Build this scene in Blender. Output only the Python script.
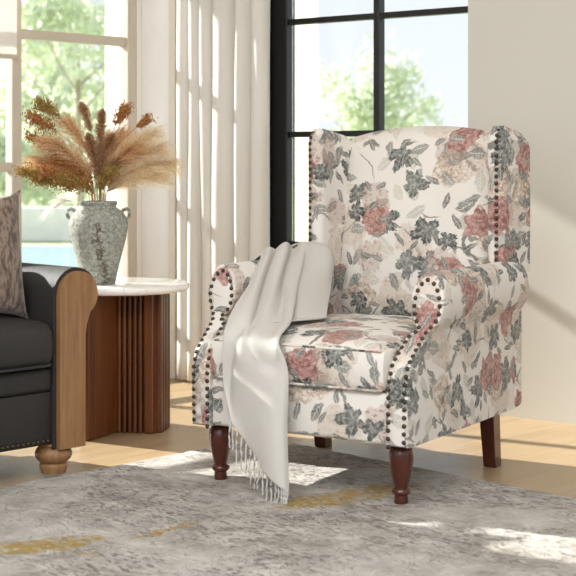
import bpy, bmesh, math, random
from math import sin, cos, pi, radians, sqrt
from mathutils import Vector, Matrix, noise

for o in list(bpy.data.objects): bpy.data.objects.remove(o)
S = bpy.context.scene
COL = S.collection
rnd = random.Random(7)

# ------------------------------------------------------------ camera
cd = bpy.data.cameras.new('camera'); cam = bpy.data.objects.new('camera', cd); COL.objects.link(cam)
cam.location = (0, 0, .9); cam.rotation_euler = (pi/2, 0, 0)
cd.sensor_width = 36; cd.lens = 1425/576*36; cd.shift_y = -123/576
cd.clip_end = 400
cd.dof.use_dof = True; cd.dof.focus_distance = 4.4; cd.dof.aperture_fstop = 6.3
S.camera = cam

# ------------------------------------------------------------ world, sun, exposure
w = bpy.data.worlds.new('sky'); S.world = w; w.use_nodes = True
nt = w.node_tree; nt.nodes.clear()
wo = nt.nodes.new('ShaderNodeOutputWorld'); wb = nt.nodes.new('ShaderNodeBackground')
tc = nt.nodes.new('ShaderNodeTexCoord'); sx = nt.nodes.new('ShaderNodeSeparateXYZ'); rp = nt.nodes.new('ShaderNodeValToRGB')
nt.links.new(tc.outputs['Generated'], sx.inputs[0]); nt.links.new(sx.outputs['Z'], rp.inputs[0])
rp.color_ramp.elements[0].position = 0.0; rp.color_ramp.elements[0].color = (.93, .96, 1, 1)
rp.color_ramp.elements[1].position = .5; rp.color_ramp.elements[1].color = (.70, .82, 1, 1)
nt.links.new(rp.outputs[0], wb.inputs[0]); wb.inputs[1].default_value = .95
nt.links.new(wb.outputs[0], wo.inputs[0])

AZ, EL = radians(30), radians(27.5)
sd = bpy.data.lights.new('sun', 'SUN'); so = bpy.data.objects.new('sun', sd); COL.objects.link(so)
sd.energy = 11.0; sd.color = (1, .975, .935); sd.angle = radians(.8)
so.rotation_euler = Vector((cos(AZ)*cos(EL), -sin(AZ)*cos(EL), -sin(EL))).to_track_quat('-Z', 'Y').to_euler()
so.location = (-6, 10, 6)

def area(name, loc, target, size, energy, col):
    d = bpy.data.lights.new(name, 'AREA'); o = bpy.data.objects.new(name, d); COL.objects.link(o)
    d.shape = 'RECTANGLE'; d.size, d.size_y = size; d.energy = energy; d.color = col
    o.location = loc; o.rotation_euler = (Vector(target)-Vector(loc)).to_track_quat('-Z', 'Y').to_euler()
    return o
area('room_softbox', (-.3, 1.8, 2.66), (.05, 4.3, .2), (2.8, 1.8), 104, (.97, .985, 1))
area('front_softbox', (-1.2, -1.2, 1.5), (.7, 4.8, .3), (2.4, 1.8), 24, (.97, .985, 1))
S.view_settings.view_transform = 'Standard'; S.view_settings.look = 'None'
S.view_settings.exposure = 0.2; S.view_settings.gamma = 1.0; S.view_settings.use_curve_mapping = False

# ------------------------------------------------------------ node helper
def srgb(r, g, b):
    f = lambda c: (c/255/12.92) if c/255 <= .04045 else ((c/255+.055)/1.055)**2.4
    return (f(r), f(g), f(b), 1)

class N:
    def __init__(s, name):
        s.m = bpy.data.materials.new(name); s.m.use_nodes = True; s.t = s.m.node_tree
        s.b = s.t.nodes['Principled BSDF']; s.out = s.t.nodes['Material Output']
    def n(s, k): return s.t.nodes.new(k)
    def set(s, sock, v):
        if isinstance(v, bpy.types.NodeSocket): s.t.links.new(v, sock)
        elif v is not None: sock.default_value = v
    def math(s, op, a, b=None, c=None, clamp=False):
        x = s.n('ShaderNodeMath'); x.operation = op; x.use_clamp = clamp
        for i, v in enumerate((a, b, c)): s.set(x.inputs[i], v)
        return x.outputs[0]
    def vm(s, op, a, b=None, scale=None):
        x = s.n('ShaderNodeVectorMath'); x.operation = op
        s.set(x.inputs[0], a)
        if b is not None: s.set(x.inputs[1], b)
        if scale is not None: s.set(x.inputs['Scale'], scale)
        return x.outputs['Value'] if op in ('LENGTH', 'DOT_PRODUCT') else x.outputs[0]
    def coord(s, k='Object'): return s.n('ShaderNodeTexCoord').outputs[k]
    def uv(s): return s.coord('UV')
    def xyz(s, v):
        x = s.n('ShaderNodeSeparateXYZ'); s.set(x.inputs[0], v); return x.outputs
    def comb(s, x, y, z=0.0):
        c = s.n('ShaderNodeCombineXYZ'); s.set(c.inputs[0], x); s.set(c.inputs[1], y); s.set(c.inputs[2], z); return c.outputs[0]
    def noise(s, v, scale, detail=2, rough=.5, out='Fac', dist=0.0, dim='3D'):
        x = s.n('ShaderNodeTexNoise'); x.noise_dimensions = dim; s.set(x.inputs['Vector'], v); x.inputs['Scale'].default_value = scale
        x.inputs['Detail'].default_value = detail; x.inputs['Roughness'].default_value = rough; x.inputs['Distortion'].default_value = dist
        return x.outputs[out]
    def vor(s, v, scale, feature='F1', rand=1.0, dim='3D'):
        x = s.n('ShaderNodeTexVoronoi'); x.voronoi_dimensions = dim; x.feature = feature; s.set(x.inputs['Vector'], v)
        x.inputs['Scale'].default_value = scale; x.inputs['Randomness'].default_value = rand
        return x.outputs
    def mix(s, f, a, b, mode='MIX'):
        x = s.n('ShaderNodeMix'); x.data_type = 'RGBA'; x.blend_type = mode
        s.set(x.inputs[0], f); s.set(x.inputs[6], a); s.set(x.inputs[7], b)
        return x.outputs[2]
    def ramp(s, f, stops, interp='LINEAR'):
        x = s.n('ShaderNodeValToRGB'); s.set(x.inputs[0], f); r = x.color_ramp; r.interpolation = interp
        while len(r.elements) < len(stops): r.elements.new(.5)
        for e, (p, c) in zip(r.elements, stops): e.position = p; e.color = c
        return x.outputs[0]
    def map(s, v, a, b, c=0.0, d=1.0):
        x = s.n('ShaderNodeMapRange'); s.set(x.inputs[0], v)
        for i, q in enumerate((a, b, c, d)): x.inputs[i+1].default_value = q
        return x.outputs[0]
    def mapping(s, v, loc=(0, 0, 0), rot=(0, 0, 0), sc=(1, 1, 1)):
        x = s.n('ShaderNodeMapping'); s.set(x.inputs[0], v); x.inputs[1].default_value = loc
        x.inputs[2].default_value = rot; x.inputs[3].default_value = sc; return x.outputs[0]
    def bump(s, h, strength=.3, dist=.01):
        x = s.n('ShaderNodeBump'); x.inputs['Strength'].default_value = strength; x.inputs['Distance'].default_value = dist
        s.set(x.inputs['Height'], h); s.t.links.new(x.outputs[0], s.b.inputs['Normal'])
    def pbr(s, col, rough=.6, metal=0.0, sheen=0.0, spec=None, coat=0.0):
        s.set(s.b.inputs['Base Color'], col); s.set(s.b.inputs['Roughness'], rough)
        s.b.inputs['Metallic'].default_value = metal; s.b.inputs['Sheen Weight'].default_value = sheen
        if spec is not None: s.b.inputs['Specular IOR Level'].default_value = spec
        s.b.inputs['Coat Weight'].default_value = coat
        return s.m

def simple(name, rgb, rough=.6, metal=0.0, spec=None, bumpy=0, var=.06, vs=8):
    m = N(name); c = m.coord(); n = m.noise(c, vs, 4)
    a = srgb(*rgb); d = tuple(v*(1-var*2) for v in a[:3])+(1,)
    col = m.mix(n, d, a)
    if bumpy: m.bump(m.noise(c, 120, 3), bumpy, .002)
    return m.pbr(col, rough, metal, 0, spec)

# ---- floral linen
def floral():
    m = N('floral_linen')
    uv = m.uv()
    wn = m.noise(uv, 9, 2, out='Color'); wn = m.vm('SUBTRACT', wn, (.5, .5, .5))
    w1 = m.vm('ADD', uv, m.vm('SCALE', wn, scale=.05))
    wn2 = m.vm('SUBTRACT', m.noise(uv, 60, 2, out='Color'), (.5, .5, .5))
    w1 = m.vm('ADD', w1, m.vm('SCALE', wn2, scale=.013))
    fine = m.noise(uv, 90, 3); mid = m.noise(uv, 28, 3)
    col = m.mix(m.noise(uv, 5, 3), srgb(232, 227, 219), srgb(222, 214, 204))

    petals = m.vor(m.vm('ADD', w1, m.vm('SCALE', wn2, scale=.012)), 62, 'DISTANCE_TO_EDGE', dim='2D')['Distance']
    def cell(scale, seed, rand=.85):
        v = m.vm('ADD', m.vm('SCALE', w1, scale=scale), (seed, seed*.37, 0))
        x = m.vor(v, 1, rand=rand, dim='2D')
        loc = m.vm('SUBTRACT', v, x['Position'])
        cr = m.xyz(x['Color'])
        l = m.xyz(loc); ang = m.math('MULTIPLY', cr[0], 6.283)
        ca, sa = m.math('COSINE', ang), m.math('SINE', ang)
        X = m.math('ADD', m.math('MULTIPLY', l[0], ca), m.math('MULTIPLY', l[1], sa))
        Y = m.math('SUBTRACT', m.math('MULTIPLY', l[1], ca), m.math('MULTIPLY', l[0], sa))
        r = m.vm('LENGTH', m.comb(l[0], l[1]))
        return X, Y, r, cr
    def soft(x, k): return m.math('MULTIPLY', x, k, clamp=True)
    def inv(x): return m.math('SUBTRACT', 1.0, x)
    def gate(c, p): return m.math('LESS_THAN', c, p)
    def mul(*a):
        o = a[0]
        for b in a[1:]: o = m.math('MULTIPLY', o, b)
        return o

    # fine curling stems
    for sc, seed, c in ((4.2, 3.0, srgb(128, 118, 106)), (3.1, 9.0, srgb(92, 86, 80))):
        n = m.noise(m.vm('ADD', w1, (seed, 0, 0)), sc, 1, .4)
        line = soft(m.math('SUBTRACT', .0075, m.math('ABSOLUTE', m.math('SUBTRACT', n, .5))), 400)
        pm = soft(m.math('SUBTRACT', m.noise(m.vm('ADD', uv, (0, seed, 0)), 7, 1), .47), 14)
        col = m.mix(mul(line, pm, .8), col, c)

    def leaves(sc, seed, prob, wid, ln, ca, cb):
        nonlocal col
        X, Y, r, cr = cell(sc, seed)
        xx = m.math('DIVIDE', X, ln)
        prof = m.math('MULTIPLY', m.math('SUBTRACT', 1.0, m.math('MULTIPLY', xx, xx)), wid)
        ay = m.math('ABSOLUTE', Y)
        mask = soft(m.math('SUBTRACT', prof, ay), 26)
        vein = soft(m.math('SUBTRACT', .018, ay), 90)
        # side veins
        sv = m.math('SINE', m.math('ADD', m.math('MULTIPLY', X, 46), m.math('MULTIPLY', ay, -40)))
        c = m.mix(cr[2], ca, cb)
        c = m.mix(m.map(sv, .2, 1, 0, .28), c, srgb(236, 230, 220))
        c = m.mix(mul(vein, .6), c, srgb(236, 230, 220))
        c = m.mix(m.map(mid, .35, .75, 0, .4), c, srgb(225, 218, 206))
        col = m.mix(mul(mask, gate(cr[1], prob), .92), col, c)

    def blossom(sc, seed, prob, R, ca, cb, hi, freq=26.0, lob=.16):
        nonlocal col
        X, Y, r, cr = cell(sc, seed)
        th = m.math('ARCTAN2', Y, X)
        edge = m.math('ADD', R, m.math('MULTIPLY', m.math('SINE', m.math('MULTIPLY', th, 7)), R*lob*.45))
        edge = m.math('ADD', edge, m.math('MULTIPLY', m.math('SUBTRACT', mid, .5), R*1.0))
        mask = soft(m.math('SUBTRACT', edge, r), 30)
        pet = m.math('SINE', m.math('ADD', m.math('ADD', m.math('MULTIPLY', r, freq), m.math('MULTIPLY', m.math('SINE', m.math('MULTIPLY', th, 3)), 2.2)), m.math('MULTIPLY', fine, 3)))
        c = m.mix(cr[2], ca, cb)
        c = m.mix(m.map(pet, -.2, 1, 0, .55), c, hi)
        dk = soft(m.math('SUBTRACT', -.75, pet), 5)
        c = m.mix(mul(dk, .35), c, srgb(110, 72, 68))
        c = m.mix(m.map(mid, .42, .7, 0, .7), c, hi)
        c = m.mix(mul(m.map(petals, 0.0, .09, 1, 0), .8), c, m.mix(.45, ca, srgb(96, 66, 62)))
        c = m.mix(m.map(petals, .18, .4, 0, .45), c, hi)
        col = m.mix(mul(mask, gate(cr[1], prob), .95), col, c)

    def cluster(sc, seed, prob, R, fs, ca, cb):
        nonlocal col
        X, Y, r, cr = cell(sc, seed)
        edge = m.math('ADD', R, m.math('MULTIPLY', m.math('SUBTRACT', mid, .5), R*1.1))
        big = soft(m.math('SUBTRACT', edge, r), 18)
        x2, y2, r2, c2 = cell(fs, seed+5, .7)
        th = m.math('ARCTAN2', y2, x2)
        pe = m.math('ADD', .34, m.math('MULTIPLY', m.math('SINE', m.math('MULTIPLY', th, 4)), .13))
        fl = soft(m.math('SUBTRACT', pe, r2), 8)
        ctr = soft(m.math('SUBTRACT', .12, r2), 12)
        c = m.mix(cr[2], ca, cb)
        c = m.mix(mul(c2[2], .55), c, srgb(238, 230, 218))
        c = m.mix(mul(ctr, .6), c, srgb(120, 96, 80))
        back = m.mix(.45, col, m.mix(.5, ca, srgb(190, 178, 162)))
        col2 = m.mix(fl, back, c)
        col = m.mix(mul(big, gate(cr[1], prob), .9), col, col2)

    def lobed(sc, seed, prob, R, n, ca, cb):
        nonlocal col
        X, Y, r, cr = cell(sc, seed)
        th = m.math('ARCTAN2', Y, X)
        s1 = m.math('ABSOLUTE', m.math('SINE', m.math('MULTIPLY', th, n/2)))
        edge = m.math('MULTIPLY', m.math('ADD', .42, m.math('MULTIPLY', m.math('POWER', s1, .7), .58)), R)
        edge = m.math('ADD', edge, m.math('MULTIPLY', m.math('SINE', m.math('MULTIPLY', th, n*5)), R*.05))
        edge = m.math('MULTIPLY', edge, m.math('ADD', 1.0, m.math('MULTIPLY', m.math('SINE', m.math('ADD', th, cr[1])), .22)))
        edge = m.math('ADD', edge, m.math('MULTIPLY', m.math('SUBTRACT', mid, .5), R*.9))
        mask = soft(m.math('SUBTRACT', edge, r), 30)
        vein = soft(m.math('SUBTRACT', .022, m.math('MULTIPLY', m.math('ABSOLUTE', m.math('COSINE', m.math('MULTIPLY', th, n/2))), r)), 80)
        c = m.mix(cr[2], ca, cb)
        c = m.mix(m.map(r, .05, .3, .4, 0), c, srgb(150, 152, 144))
        c = m.mix(m.map(fine, .44, .66, 0, .7), c, srgb(176, 177, 168))
        c = m.mix(mul(vein, .5), c, srgb(205, 200, 188))
        col = m.mix(mul(mask, gate(cr[1], prob), .95), col, c)

    leaves(11, 1.3, .6, .2, .44, srgb(184, 182, 170), srgb(206, 198, 184))
    cluster(5.2, 2.7, .6, .36, 62, srgb(196, 172, 148), srgb(206, 184, 168))
    blossom(5.6, 12.1, .55, .33, srgb(176, 150, 128), srgb(194, 172, 152), srgb(232, 222, 208), 38)
    leaves(12, 21.4, .45, .2, .42, srgb(92, 96, 91), srgb(140, 141, 132))
    lobed(8.2, 31.7, .42, .40, 5, srgb(58, 62, 62), srgb(108, 112, 106))
    cluster(6.0, 41.9, .36, .33, 58, srgb(160, 118, 106), srgb(184, 148, 132))
    blossom(6.8, 54.2, .40, .36, srgb(138, 86, 80), srgb(168, 120, 108), srgb(206, 170, 160), 30, .14)
    leaves(16, 63.3, .55, .17, .44, srgb(44, 47, 48), srgb(92, 95, 92))
    lobed(10.5, 77.7, .2, .40, 5, srgb(38, 41, 42), srgb(70, 74, 72))
    # weave
    wx = m.xyz(uv)
    wv = m.math('MULTIPLY', m.math('SINE', m.math('MULTIPLY', wx[0], 2600)), m.math('SINE', m.math('MULTIPLY', wx[1], 2600)))
    m.bump(m.math('ADD', m.math('MULTIPLY', wv, .3), m.noise(uv, 220, 3)), .18, .002)
    return m.pbr(col, .85, 0, .15, .2)

def wood(name, a, b, rough, scale=(30, 30, 1.6), ring=6, coat=0):
    m = N(name); c = m.coord(); v = m.mapping(c, sc=scale)
    n = m.noise(v, 1.5, 6, .6, dist=.6); n2 = m.noise(m.mapping(c, sc=tuple(q*3 for q in scale)), 3, 3)
    f = m.math('ADD', m.math('MULTIPLY', n, .7), m.math('MULTIPLY', n2, .3))
    m.bump(f, .12, .002)
    return m.pbr(m.mix(m.map(f, .32, .68), srgb(*a), srgb(*b)), rough, coat=coat)

def velvet_rug():
    m = N('distressed_rug'); c = m.coord()
    big = m.noise(c, 2.2, 4, .6); mid = m.noise(c, 11, 6, .75); fine = m.noise(c, 160, 3, .7)
    def ridge(sc, z0, wd): return m.map(m.math('ABSOLUTE', m.math('SUBTRACT', m.noise(m.vm('ADD', m.mapping(c, rot=(0, 0, .9), sc=(1, 1.9, 1)), (0, 0, z0)), sc, 2, .55, dist=.6), .5)), 0, wd, 1, 0)
    crk = m.math('MAXIMUM', ridge(10, 0, .007), ridge(17, 5, .009))
    base = m.mix(m.map(mid, .36, .64), srgb(146, 138, 128), srgb(206, 199, 189))
    base = m.mix(m.map(big, .5, .75, 0, .55), base, srgb(226, 222, 216))
    base = m.mix(m.map(big, .22, .42, .4, 0), base, srgb(132, 124, 112))
    pits = m.math('MULTIPLY', m.map(m.noise(m.mapping(c, rot=(0, 0, .6), sc=(1, 2.4, 1)), 40, 2, .6), .565, .60), m.map(m.noise(c, 3.0, 2), .42, .56))
    base = m.mix(m.math('MULTIPLY', pits, .62), base, srgb(84, 80, 78))
    cm = m.math('MULTIPLY', crk, m.map(m.noise(c, 22, 2), .46, .54))
    base = m.mix(m.math('MULTIPLY', cm, .42), base, srgb(104, 98, 92))
    # ochre streaks woven in at their own places: (x, y, half length, half width, angle)
    wc = m.vm('ADD', c, m.vm('SCALE', m.vm('SUBTRACT', m.noise(c, 13, 4, .7, out='Color'), (.5, .5, .5)), scale=.11))
    for (x, y, a, b, t) in GOLD:
        q = m.mapping(m.vm('SUBTRACT', wc, (x, y, 0)), rot=(0, 0, -t), sc=(1, 1, 1)); q = m.xyz(q)
        d = m.math('ADD', m.math('POWER', m.math('ABSOLUTE', m.math('DIVIDE', q[0], a)), 2.0), m.math('POWER', m.math('ABSOLUTE', m.math('DIVIDE', q[1], b)), 2.0))
        k = m.math('MULTIPLY', m.map(d, .7, 1.1, 1, 0), m.map(m.noise(c, 40, 3), .38, .55, .3, 1))
        base = m.mix(m.math('MULTIPLY', k, .95), base, m.mix(fine, srgb(146, 116, 40), srgb(196, 164, 78)))
    base = m.mix(m.map(fine, .3, .7, .18, 0), base, srgb(70, 66, 60))
    h = m.math('SUBTRACT', m.math('ADD', m.math('MULTIPLY', fine, .35), m.math('MULTIPLY', mid, .5)), m.math('ADD', m.math('MULTIPLY', cm, .6), m.math('MULTIPLY', pits, .6)))
    m.bump(h, .8, .012)
    return m.pbr(base, .95, 0, .15, .1)

def floor_mat():
    m = N('light_oak_planks'); c = m.coord()
    r = m.mapping(c, rot=(0, 0, -pi/4))
    x = m.xyz(r); PW = .19
    yy = m.math('DIVIDE', m.math('ADD', x[1], 20.0), PW); row = m.math('FLOOR', yy); fy = m.math('FRACT', yy)
    off = m.math('MULTIPLY', m.math('FRACT', m.math('MULTIPLY', m.math('SINE', m.math('MULTIPLY', row, 12.98)), 43758.5)), 1.7)
    xx = m.math('DIVIDE', m.math('ADD', m.math('ADD', x[0], 20), off), 1.7); fx = m.math('FRACT', xx)
    wn = m.n('ShaderNodeTexWhiteNoise'); wn.noise_dimensions = '2D'; m.set(wn.inputs['Vector'], m.comb(row, m.math('FLOOR', xx)))
    gy = m.math('MINIMUM', fy, m.math('SUBTRACT', 1.0, fy)); gx = m.math('MULTIPLY', m.math('MINIMUM', fx, m.math('SUBTRACT', 1.0, fx)), 9)
    gap = m.map(m.math('MINIMUM', gx, gy), 0.0, .014, 1, 0)
    g = m.noise(m.vm('ADD', m.mapping(r, sc=(2.2, 26, 1)), m.vm('SCALE', wn.outputs['Color'], scale=30)), 1.2, 5, .6, dist=.8)
    col = m.mix(m.map(g, .3, .7), srgb(158, 132, 98), srgb(184, 160, 126))
    col = m.mix(m.math('MULTIPLY', wn.outputs['Value'], .35), col, srgb(154, 130, 98))
    col = m.mix(m.math('MULTIPLY', gap, .55), col, srgb(120, 92, 62))
    m.bump(m.math('SUBTRACT', m.math('MULTIPLY', g, .15), gap), .25, .002)
    return m.pbr(col, m.map(g, .2, .8, .28, .42), 0, 0, .5)

def glass_mat():
    m = N('window_glass')
    tr = m.n('ShaderNodeBsdfTransparent'); gl = m.n('ShaderNodeBsdfGlossy'); gl.inputs['Roughness'].default_value = .02
    fr = m.n('ShaderNodeFresnel'); fr.inputs[0].default_value = 1.45
    mx = m.n('ShaderNodeMixShader'); m.set(mx.inputs[0], m.math('MULTIPLY', fr.outputs[0], .6)); m.set(mx.inputs[1], tr.outputs[0]); m.set(mx.inputs[2], gl.outputs[0])
    tr.inputs[0].default_value = (.98, .99, .985, 1)
    m.t.links.new(mx.outputs[0], m.out.inputs[0]); return m.m

def translucent(name, rgb, amt=.45, bumpsc=0):
    m = N(name); c = m.coord()
    col = m.mix(m.noise(c, 3, 2), srgb(*rgb), tuple(v*.93 for v in srgb(*rgb)[:3])+(1,))
    m.set(m.b.inputs['Base Color'], col); m.b.inputs['Roughness'].default_value = .9
    tl = m.n('ShaderNodeBsdfTranslucent'); m.set(tl.inputs[0], col)
    mx = m.n('ShaderNodeMixShader'); mx.inputs[0].default_value = amt
    m.t.links.new(m.b.outputs[0], mx.inputs[1]); m.t.links.new(tl.outputs[0], mx.inputs[2]); m.t.links.new(mx.outputs[0], m.out.inputs[0])
    if bumpsc: m.bump(m.noise(c, bumpsc, 4, .7), .35, .004)
    return m.m

# ------------------------------------------------------------ mesh helpers
def finish(name, bm, mat, parent=None, smooth=True, loc=None, rot=None):
    bmesh.ops.recalc_face_normals(bm, faces=bm.faces)
    me = bpy.data.meshes.new(name); bm.to_mesh(me); bm.free()
    if smooth:
        for p in me.polygons: p.use_smooth = True
        try: me.set_sharp_from_angle(angle=radians(42))
        except Exception: pass
    if mat: me.materials.append(mat)
    o = bpy.data.objects.new(name, me); COL.objects.link(o)
    if parent: o.parent = parent
    if loc: o.location = loc
    if rot is not None: o.rotation_euler = (0, 0, rot)
    return o

def tag(o, label=None, cat=None, group=None, kind=None):
    if label: o['label'] = label
    if cat: o['category'] = cat
    if group: o['group'] = group
    if kind: o['kind'] = kind
    return o

def empty(name, loc, rz=0, label=None, cat=None, group=None):
    o = bpy.data.objects.new(name, None); COL.objects.link(o); o.location = loc; o.rotation_euler = (0, 0, rz)
    o.empty_display_size = .1
    return tag(o, label, cat, group)

def box(bm, x0, x1, y0, y1, z0, z1, bev=0, M=None, seg=2):
    r = bmesh.ops.create_cube(bm, size=1)
    vs = r['verts']
    for v in vs: v.co = Vector(((x0+x1)/2+v.co.x*(x1-x0), (y0+y1)/2+v.co.y*(y1-y0), (z0+z1)/2+v.co.z*(z1-z0)))
    if bev:
        es = list({e for v in vs for e in v.link_edges})
        rr = bmesh.ops.bevel(bm, geom=es, offset=bev, segments=seg, profile=.5, affect='EDGES')
        vs = list({v for f in rr['faces'] for v in f.verts} | {v for v in vs if v.is_valid})
    if M:
        for v in vs: v.co = M @ v.co
    return vs

def lathe(bm, prof, seg=32, center=(0, 0, 0)):
    rings = []
    cx, cy, cz = center
    for r, z in prof:
        if r < 1e-5: rings.append([bm.verts.new((cx, cy, cz+z))])
        else: rings.append([bm.verts.new((cx+r*cos(2*pi*i/seg), cy+r*sin(2*pi*i/seg), cz+z)) for i in range(seg)])
    for a, b in zip(rings, rings[1:]):
        for i in range(seg):
            j = (i+1) % seg
            if len(a) == 1 and len(b) > 1: bm.faces.new((a[0], b[i], b[j]))
            elif len(b) == 1 and len(a) > 1: bm.faces.new((a[i], a[j], b[0]))
            elif len(a) > 1: bm.faces.new((a[i], a[j], b[j], b[i]))
    for R, in ((rings[0],), (rings[-1],)):
        if len(R) > 1: bm.faces.new(R)

def tube(bm, pts, r, seg=6, taper=None):
    pts = [Vector(p) for p in pts]; rings = []
    for i, p in enumerate(pts):
        t = (pts[min(i+1, len(pts)-1)]-pts[max(i-1, 0)]).normalized()
        a = t.cross(Vector((0, 0, 1)))
        if a.length < .05: a = t.cross(Vector((1, 0, 0)))
        a.normalize(); b = t.cross(a)
        rr = r if taper is None else r+(taper-r)*i/(len(pts)-1)
        rings.append([bm.verts.new(p+a*rr*cos(2*pi*k/seg)+b*rr*sin(2*pi*k/seg)) for k in range(seg)])
    for A, B in zip(rings, rings[1:]):
        for k in range(seg): bm.faces.new((A[k], A[(k+1) % seg], B[(k+1) % seg], B[k]))
    bm.faces.new(rings[0]); bm.faces.new(rings[-1])

def grid(bm, f, nu, nv, closed_u=False):
    """f(i,j)->(co, uv). quads with uv written in metres"""
    uvl = bm.loops.layers.uv.verify()
    P = [[f(i/nu, j/nv) for i in range(nu+1)] for j in range(nv+1)]
    V = [[bm.verts.new(P[j][i][0]) for i in range(nu+1)] for j in range(nv+1)]
    for j in range(nv):
        for i in range(nu):
            fc = bm.faces.new((V[j][i], V[j][i+1], V[j+1][i+1], V[j+1][i]))
            for l, (a, b) in zip(fc.loops, ((j, i), (j, i+1), (j+1, i+1), (j+1, i))): l[uvl].uv = P[a][b][1]
    return V

def cr(p, t):
    """catmull-rom through list of Vectors at t in 0..1"""
    n = len(p)-1; x = min(max(t, 0), 1)*n; i = min(int(x), n-1); u = x-i
    a, b, c, d = p[max(i-1, 0)], p[i], p[i+1], p[min(i+2, n)]
    return .5*((2*b)+(c-a)*u+(2*a-5*b+4*c-d)*u*u+(3*b-a-3*c+d)*u**3)

def boxuv(bm, off=(0, 0)):
    uvl = bm.loops.layers.uv.verify(); bm.normal_update()
    for f in bm.faces:
        n = f.normal; a = max(range(3), key=lambda k: abs(n[k]))
        for l in f.loops:
            c = l.vert.co
            l[uvl].uv = ((c.y+7.3, c.z) if a == 0 else (c.x, c.z) if a == 1 else (c.x, c.y+3.1))
            l[uvl].uv.x += off[0]; l[uvl].uv.y += off[1]

# ------------------------------------------------------------ places
C = Vector((-.6235, 6.126, 0))                    # room corner
A_R, A_L = radians(-36), radians(-135)             # directions of the two walls, leaving the corner
RO = .22                                          # wall thickness

GOLD = [(-1.02, 0.62, .16, .03, 0)]               # replaced below
def W(x, y): return Vector((x, y, 0))
RUGC = W(-.08, 4.67)                              # far corner of the rug
RUGA = radians(-45)
def rugloc(x, y):
    d = W(x, y)-RUGC; c, s = cos(-RUGA), sin(-RUGA)
    return (d.x*c-d.y*s, d.x*s+d.y*c)
def gold(p, q, wdt):
    a = rugloc(*p); b = rugloc(*q)
    return ((a[0]+b[0])/2, (a[1]+b[1])/2, sqrt((a[0]-b[0])**2+(a[1]-b[1])**2)/2, wdt, math.atan2(b[1]-a[1], b[0]-a[0]))
GOLD = [gold((-.76, 3.25), (-.42, 3.40), .055), gold((-.38, 3.38), (-.21, 3.55), .012), gold((-.04, 3.69), (.36, 3.97), .075), gold((-.50, 3.24), (-.43, 3.27), .014)]

M = dict(
    floral=floral(), oak=wood('honey_oak', (118, 82, 48), (160, 120, 78), .5, (40, 40, 2.2)),
    walnut=wood('walnut_slats', (68, 34, 14), (118, 66, 30), .4, (34, 34, 1.4)),
    mahogany=wood('mahogany_legs', (48, 19, 11), (92, 40, 25), .28, (24, 24, 3), coat=.3),
    black=simple('black_metal', (22, 22, 22), .45), cream=simple('cream_frame', (206, 194, 176), .5),
    wall=simple('beige_plaster', (208, 204, 194), .9, bumpy=.15, var=.025, vs=2.2),
    wallL=simple('white_plaster', (236, 230, 220), .9, bumpy=.1, var=.02, vs=2),
    ceil=simple('ceiling_paint', (240, 238, 234), .9), base=simple('skirting_paint', (226, 217, 202), .6),
    out_wall=simple('sunny_render', (250, 240, 224), .9), glass=glass_mat(),
    curtain=translucent('curtain_linen', (246, 242, 235), .38), throw=translucent('woven_wool', (216, 211, 203), .12, 260),
    rug=velvet_rug(), floor=floor_mat(), nail=simple('aged_brass', (92, 78, 66), .3, .9, var=.2, vs=60),
    sofa=simple('charcoal_fabric', (45, 42, 39), .7, bumpy=.5, var=.12, vs=14))

# ------------------------------------------------------------ setting
def struct(name, bm, mat, **k): return tag(finish(name, bm, mat, **k), kind='structure')

bm = bmesh.new(); box(bm, -7, 7, -4, 7.5, -.12, 0)
# cut the floor back to the two walls so that nothing of it shows outdoors
for ang in (A_R, A_L):
    d = Vector((cos(ang), sin(ang), 0)); n = Vector((-d.y, d.x, 0)) if ang == A_R else Vector((d.y, -d.x, 0))
    bmesh.ops.bisect_plane(bm, geom=bm.verts[:]+bm.edges[:]+bm.faces[:], plane_co=C+n*(RO-.01), plane_no=n, clear_outer=True)
    ed = [e for e in bm.edges if len(e.link_faces) < 2]
    bmesh.ops.holes_fill(bm, edges=ed)
struct('floor', bm, M['floor'], smooth=False)
bm = bmesh.new(); box(bm, -7, 7, -.5, 7.5, 2.75, 2.95)
for ang in (A_R, A_L):
    d = Vector((cos(ang), sin(ang), 0)); n = Vector((-d.y, d.x, 0)) if ang == A_R else Vector((d.y, -d.x, 0))
    bmesh.ops.bisect_plane(bm, geom=bm.verts[:]+bm.edges[:]+bm.faces[:], plane_co=C+n*RO, plane_no=n, clear_outer=True)
    bmesh.ops.holes_fill(bm, edges=[e for e in bm.edges if len(e.link_faces) < 2])
struct('ceiling', bm, M['ceil'], smooth=False)

# right wall: local x along the wall, local +y outdoors
bm = bmesh.new(); t0, t1, zt = .556, 1.582, 2.36
box(bm, -.22, t0, 0, RO, 0, 2.75); box(bm, t1, 6.2, 0, RO, 0, 2.75); box(bm, t0, t1, 0, RO, zt, 2.75)
struct('wall_right', bm, M['wall'], smooth=False, loc=C, rot=A_R)
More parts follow.
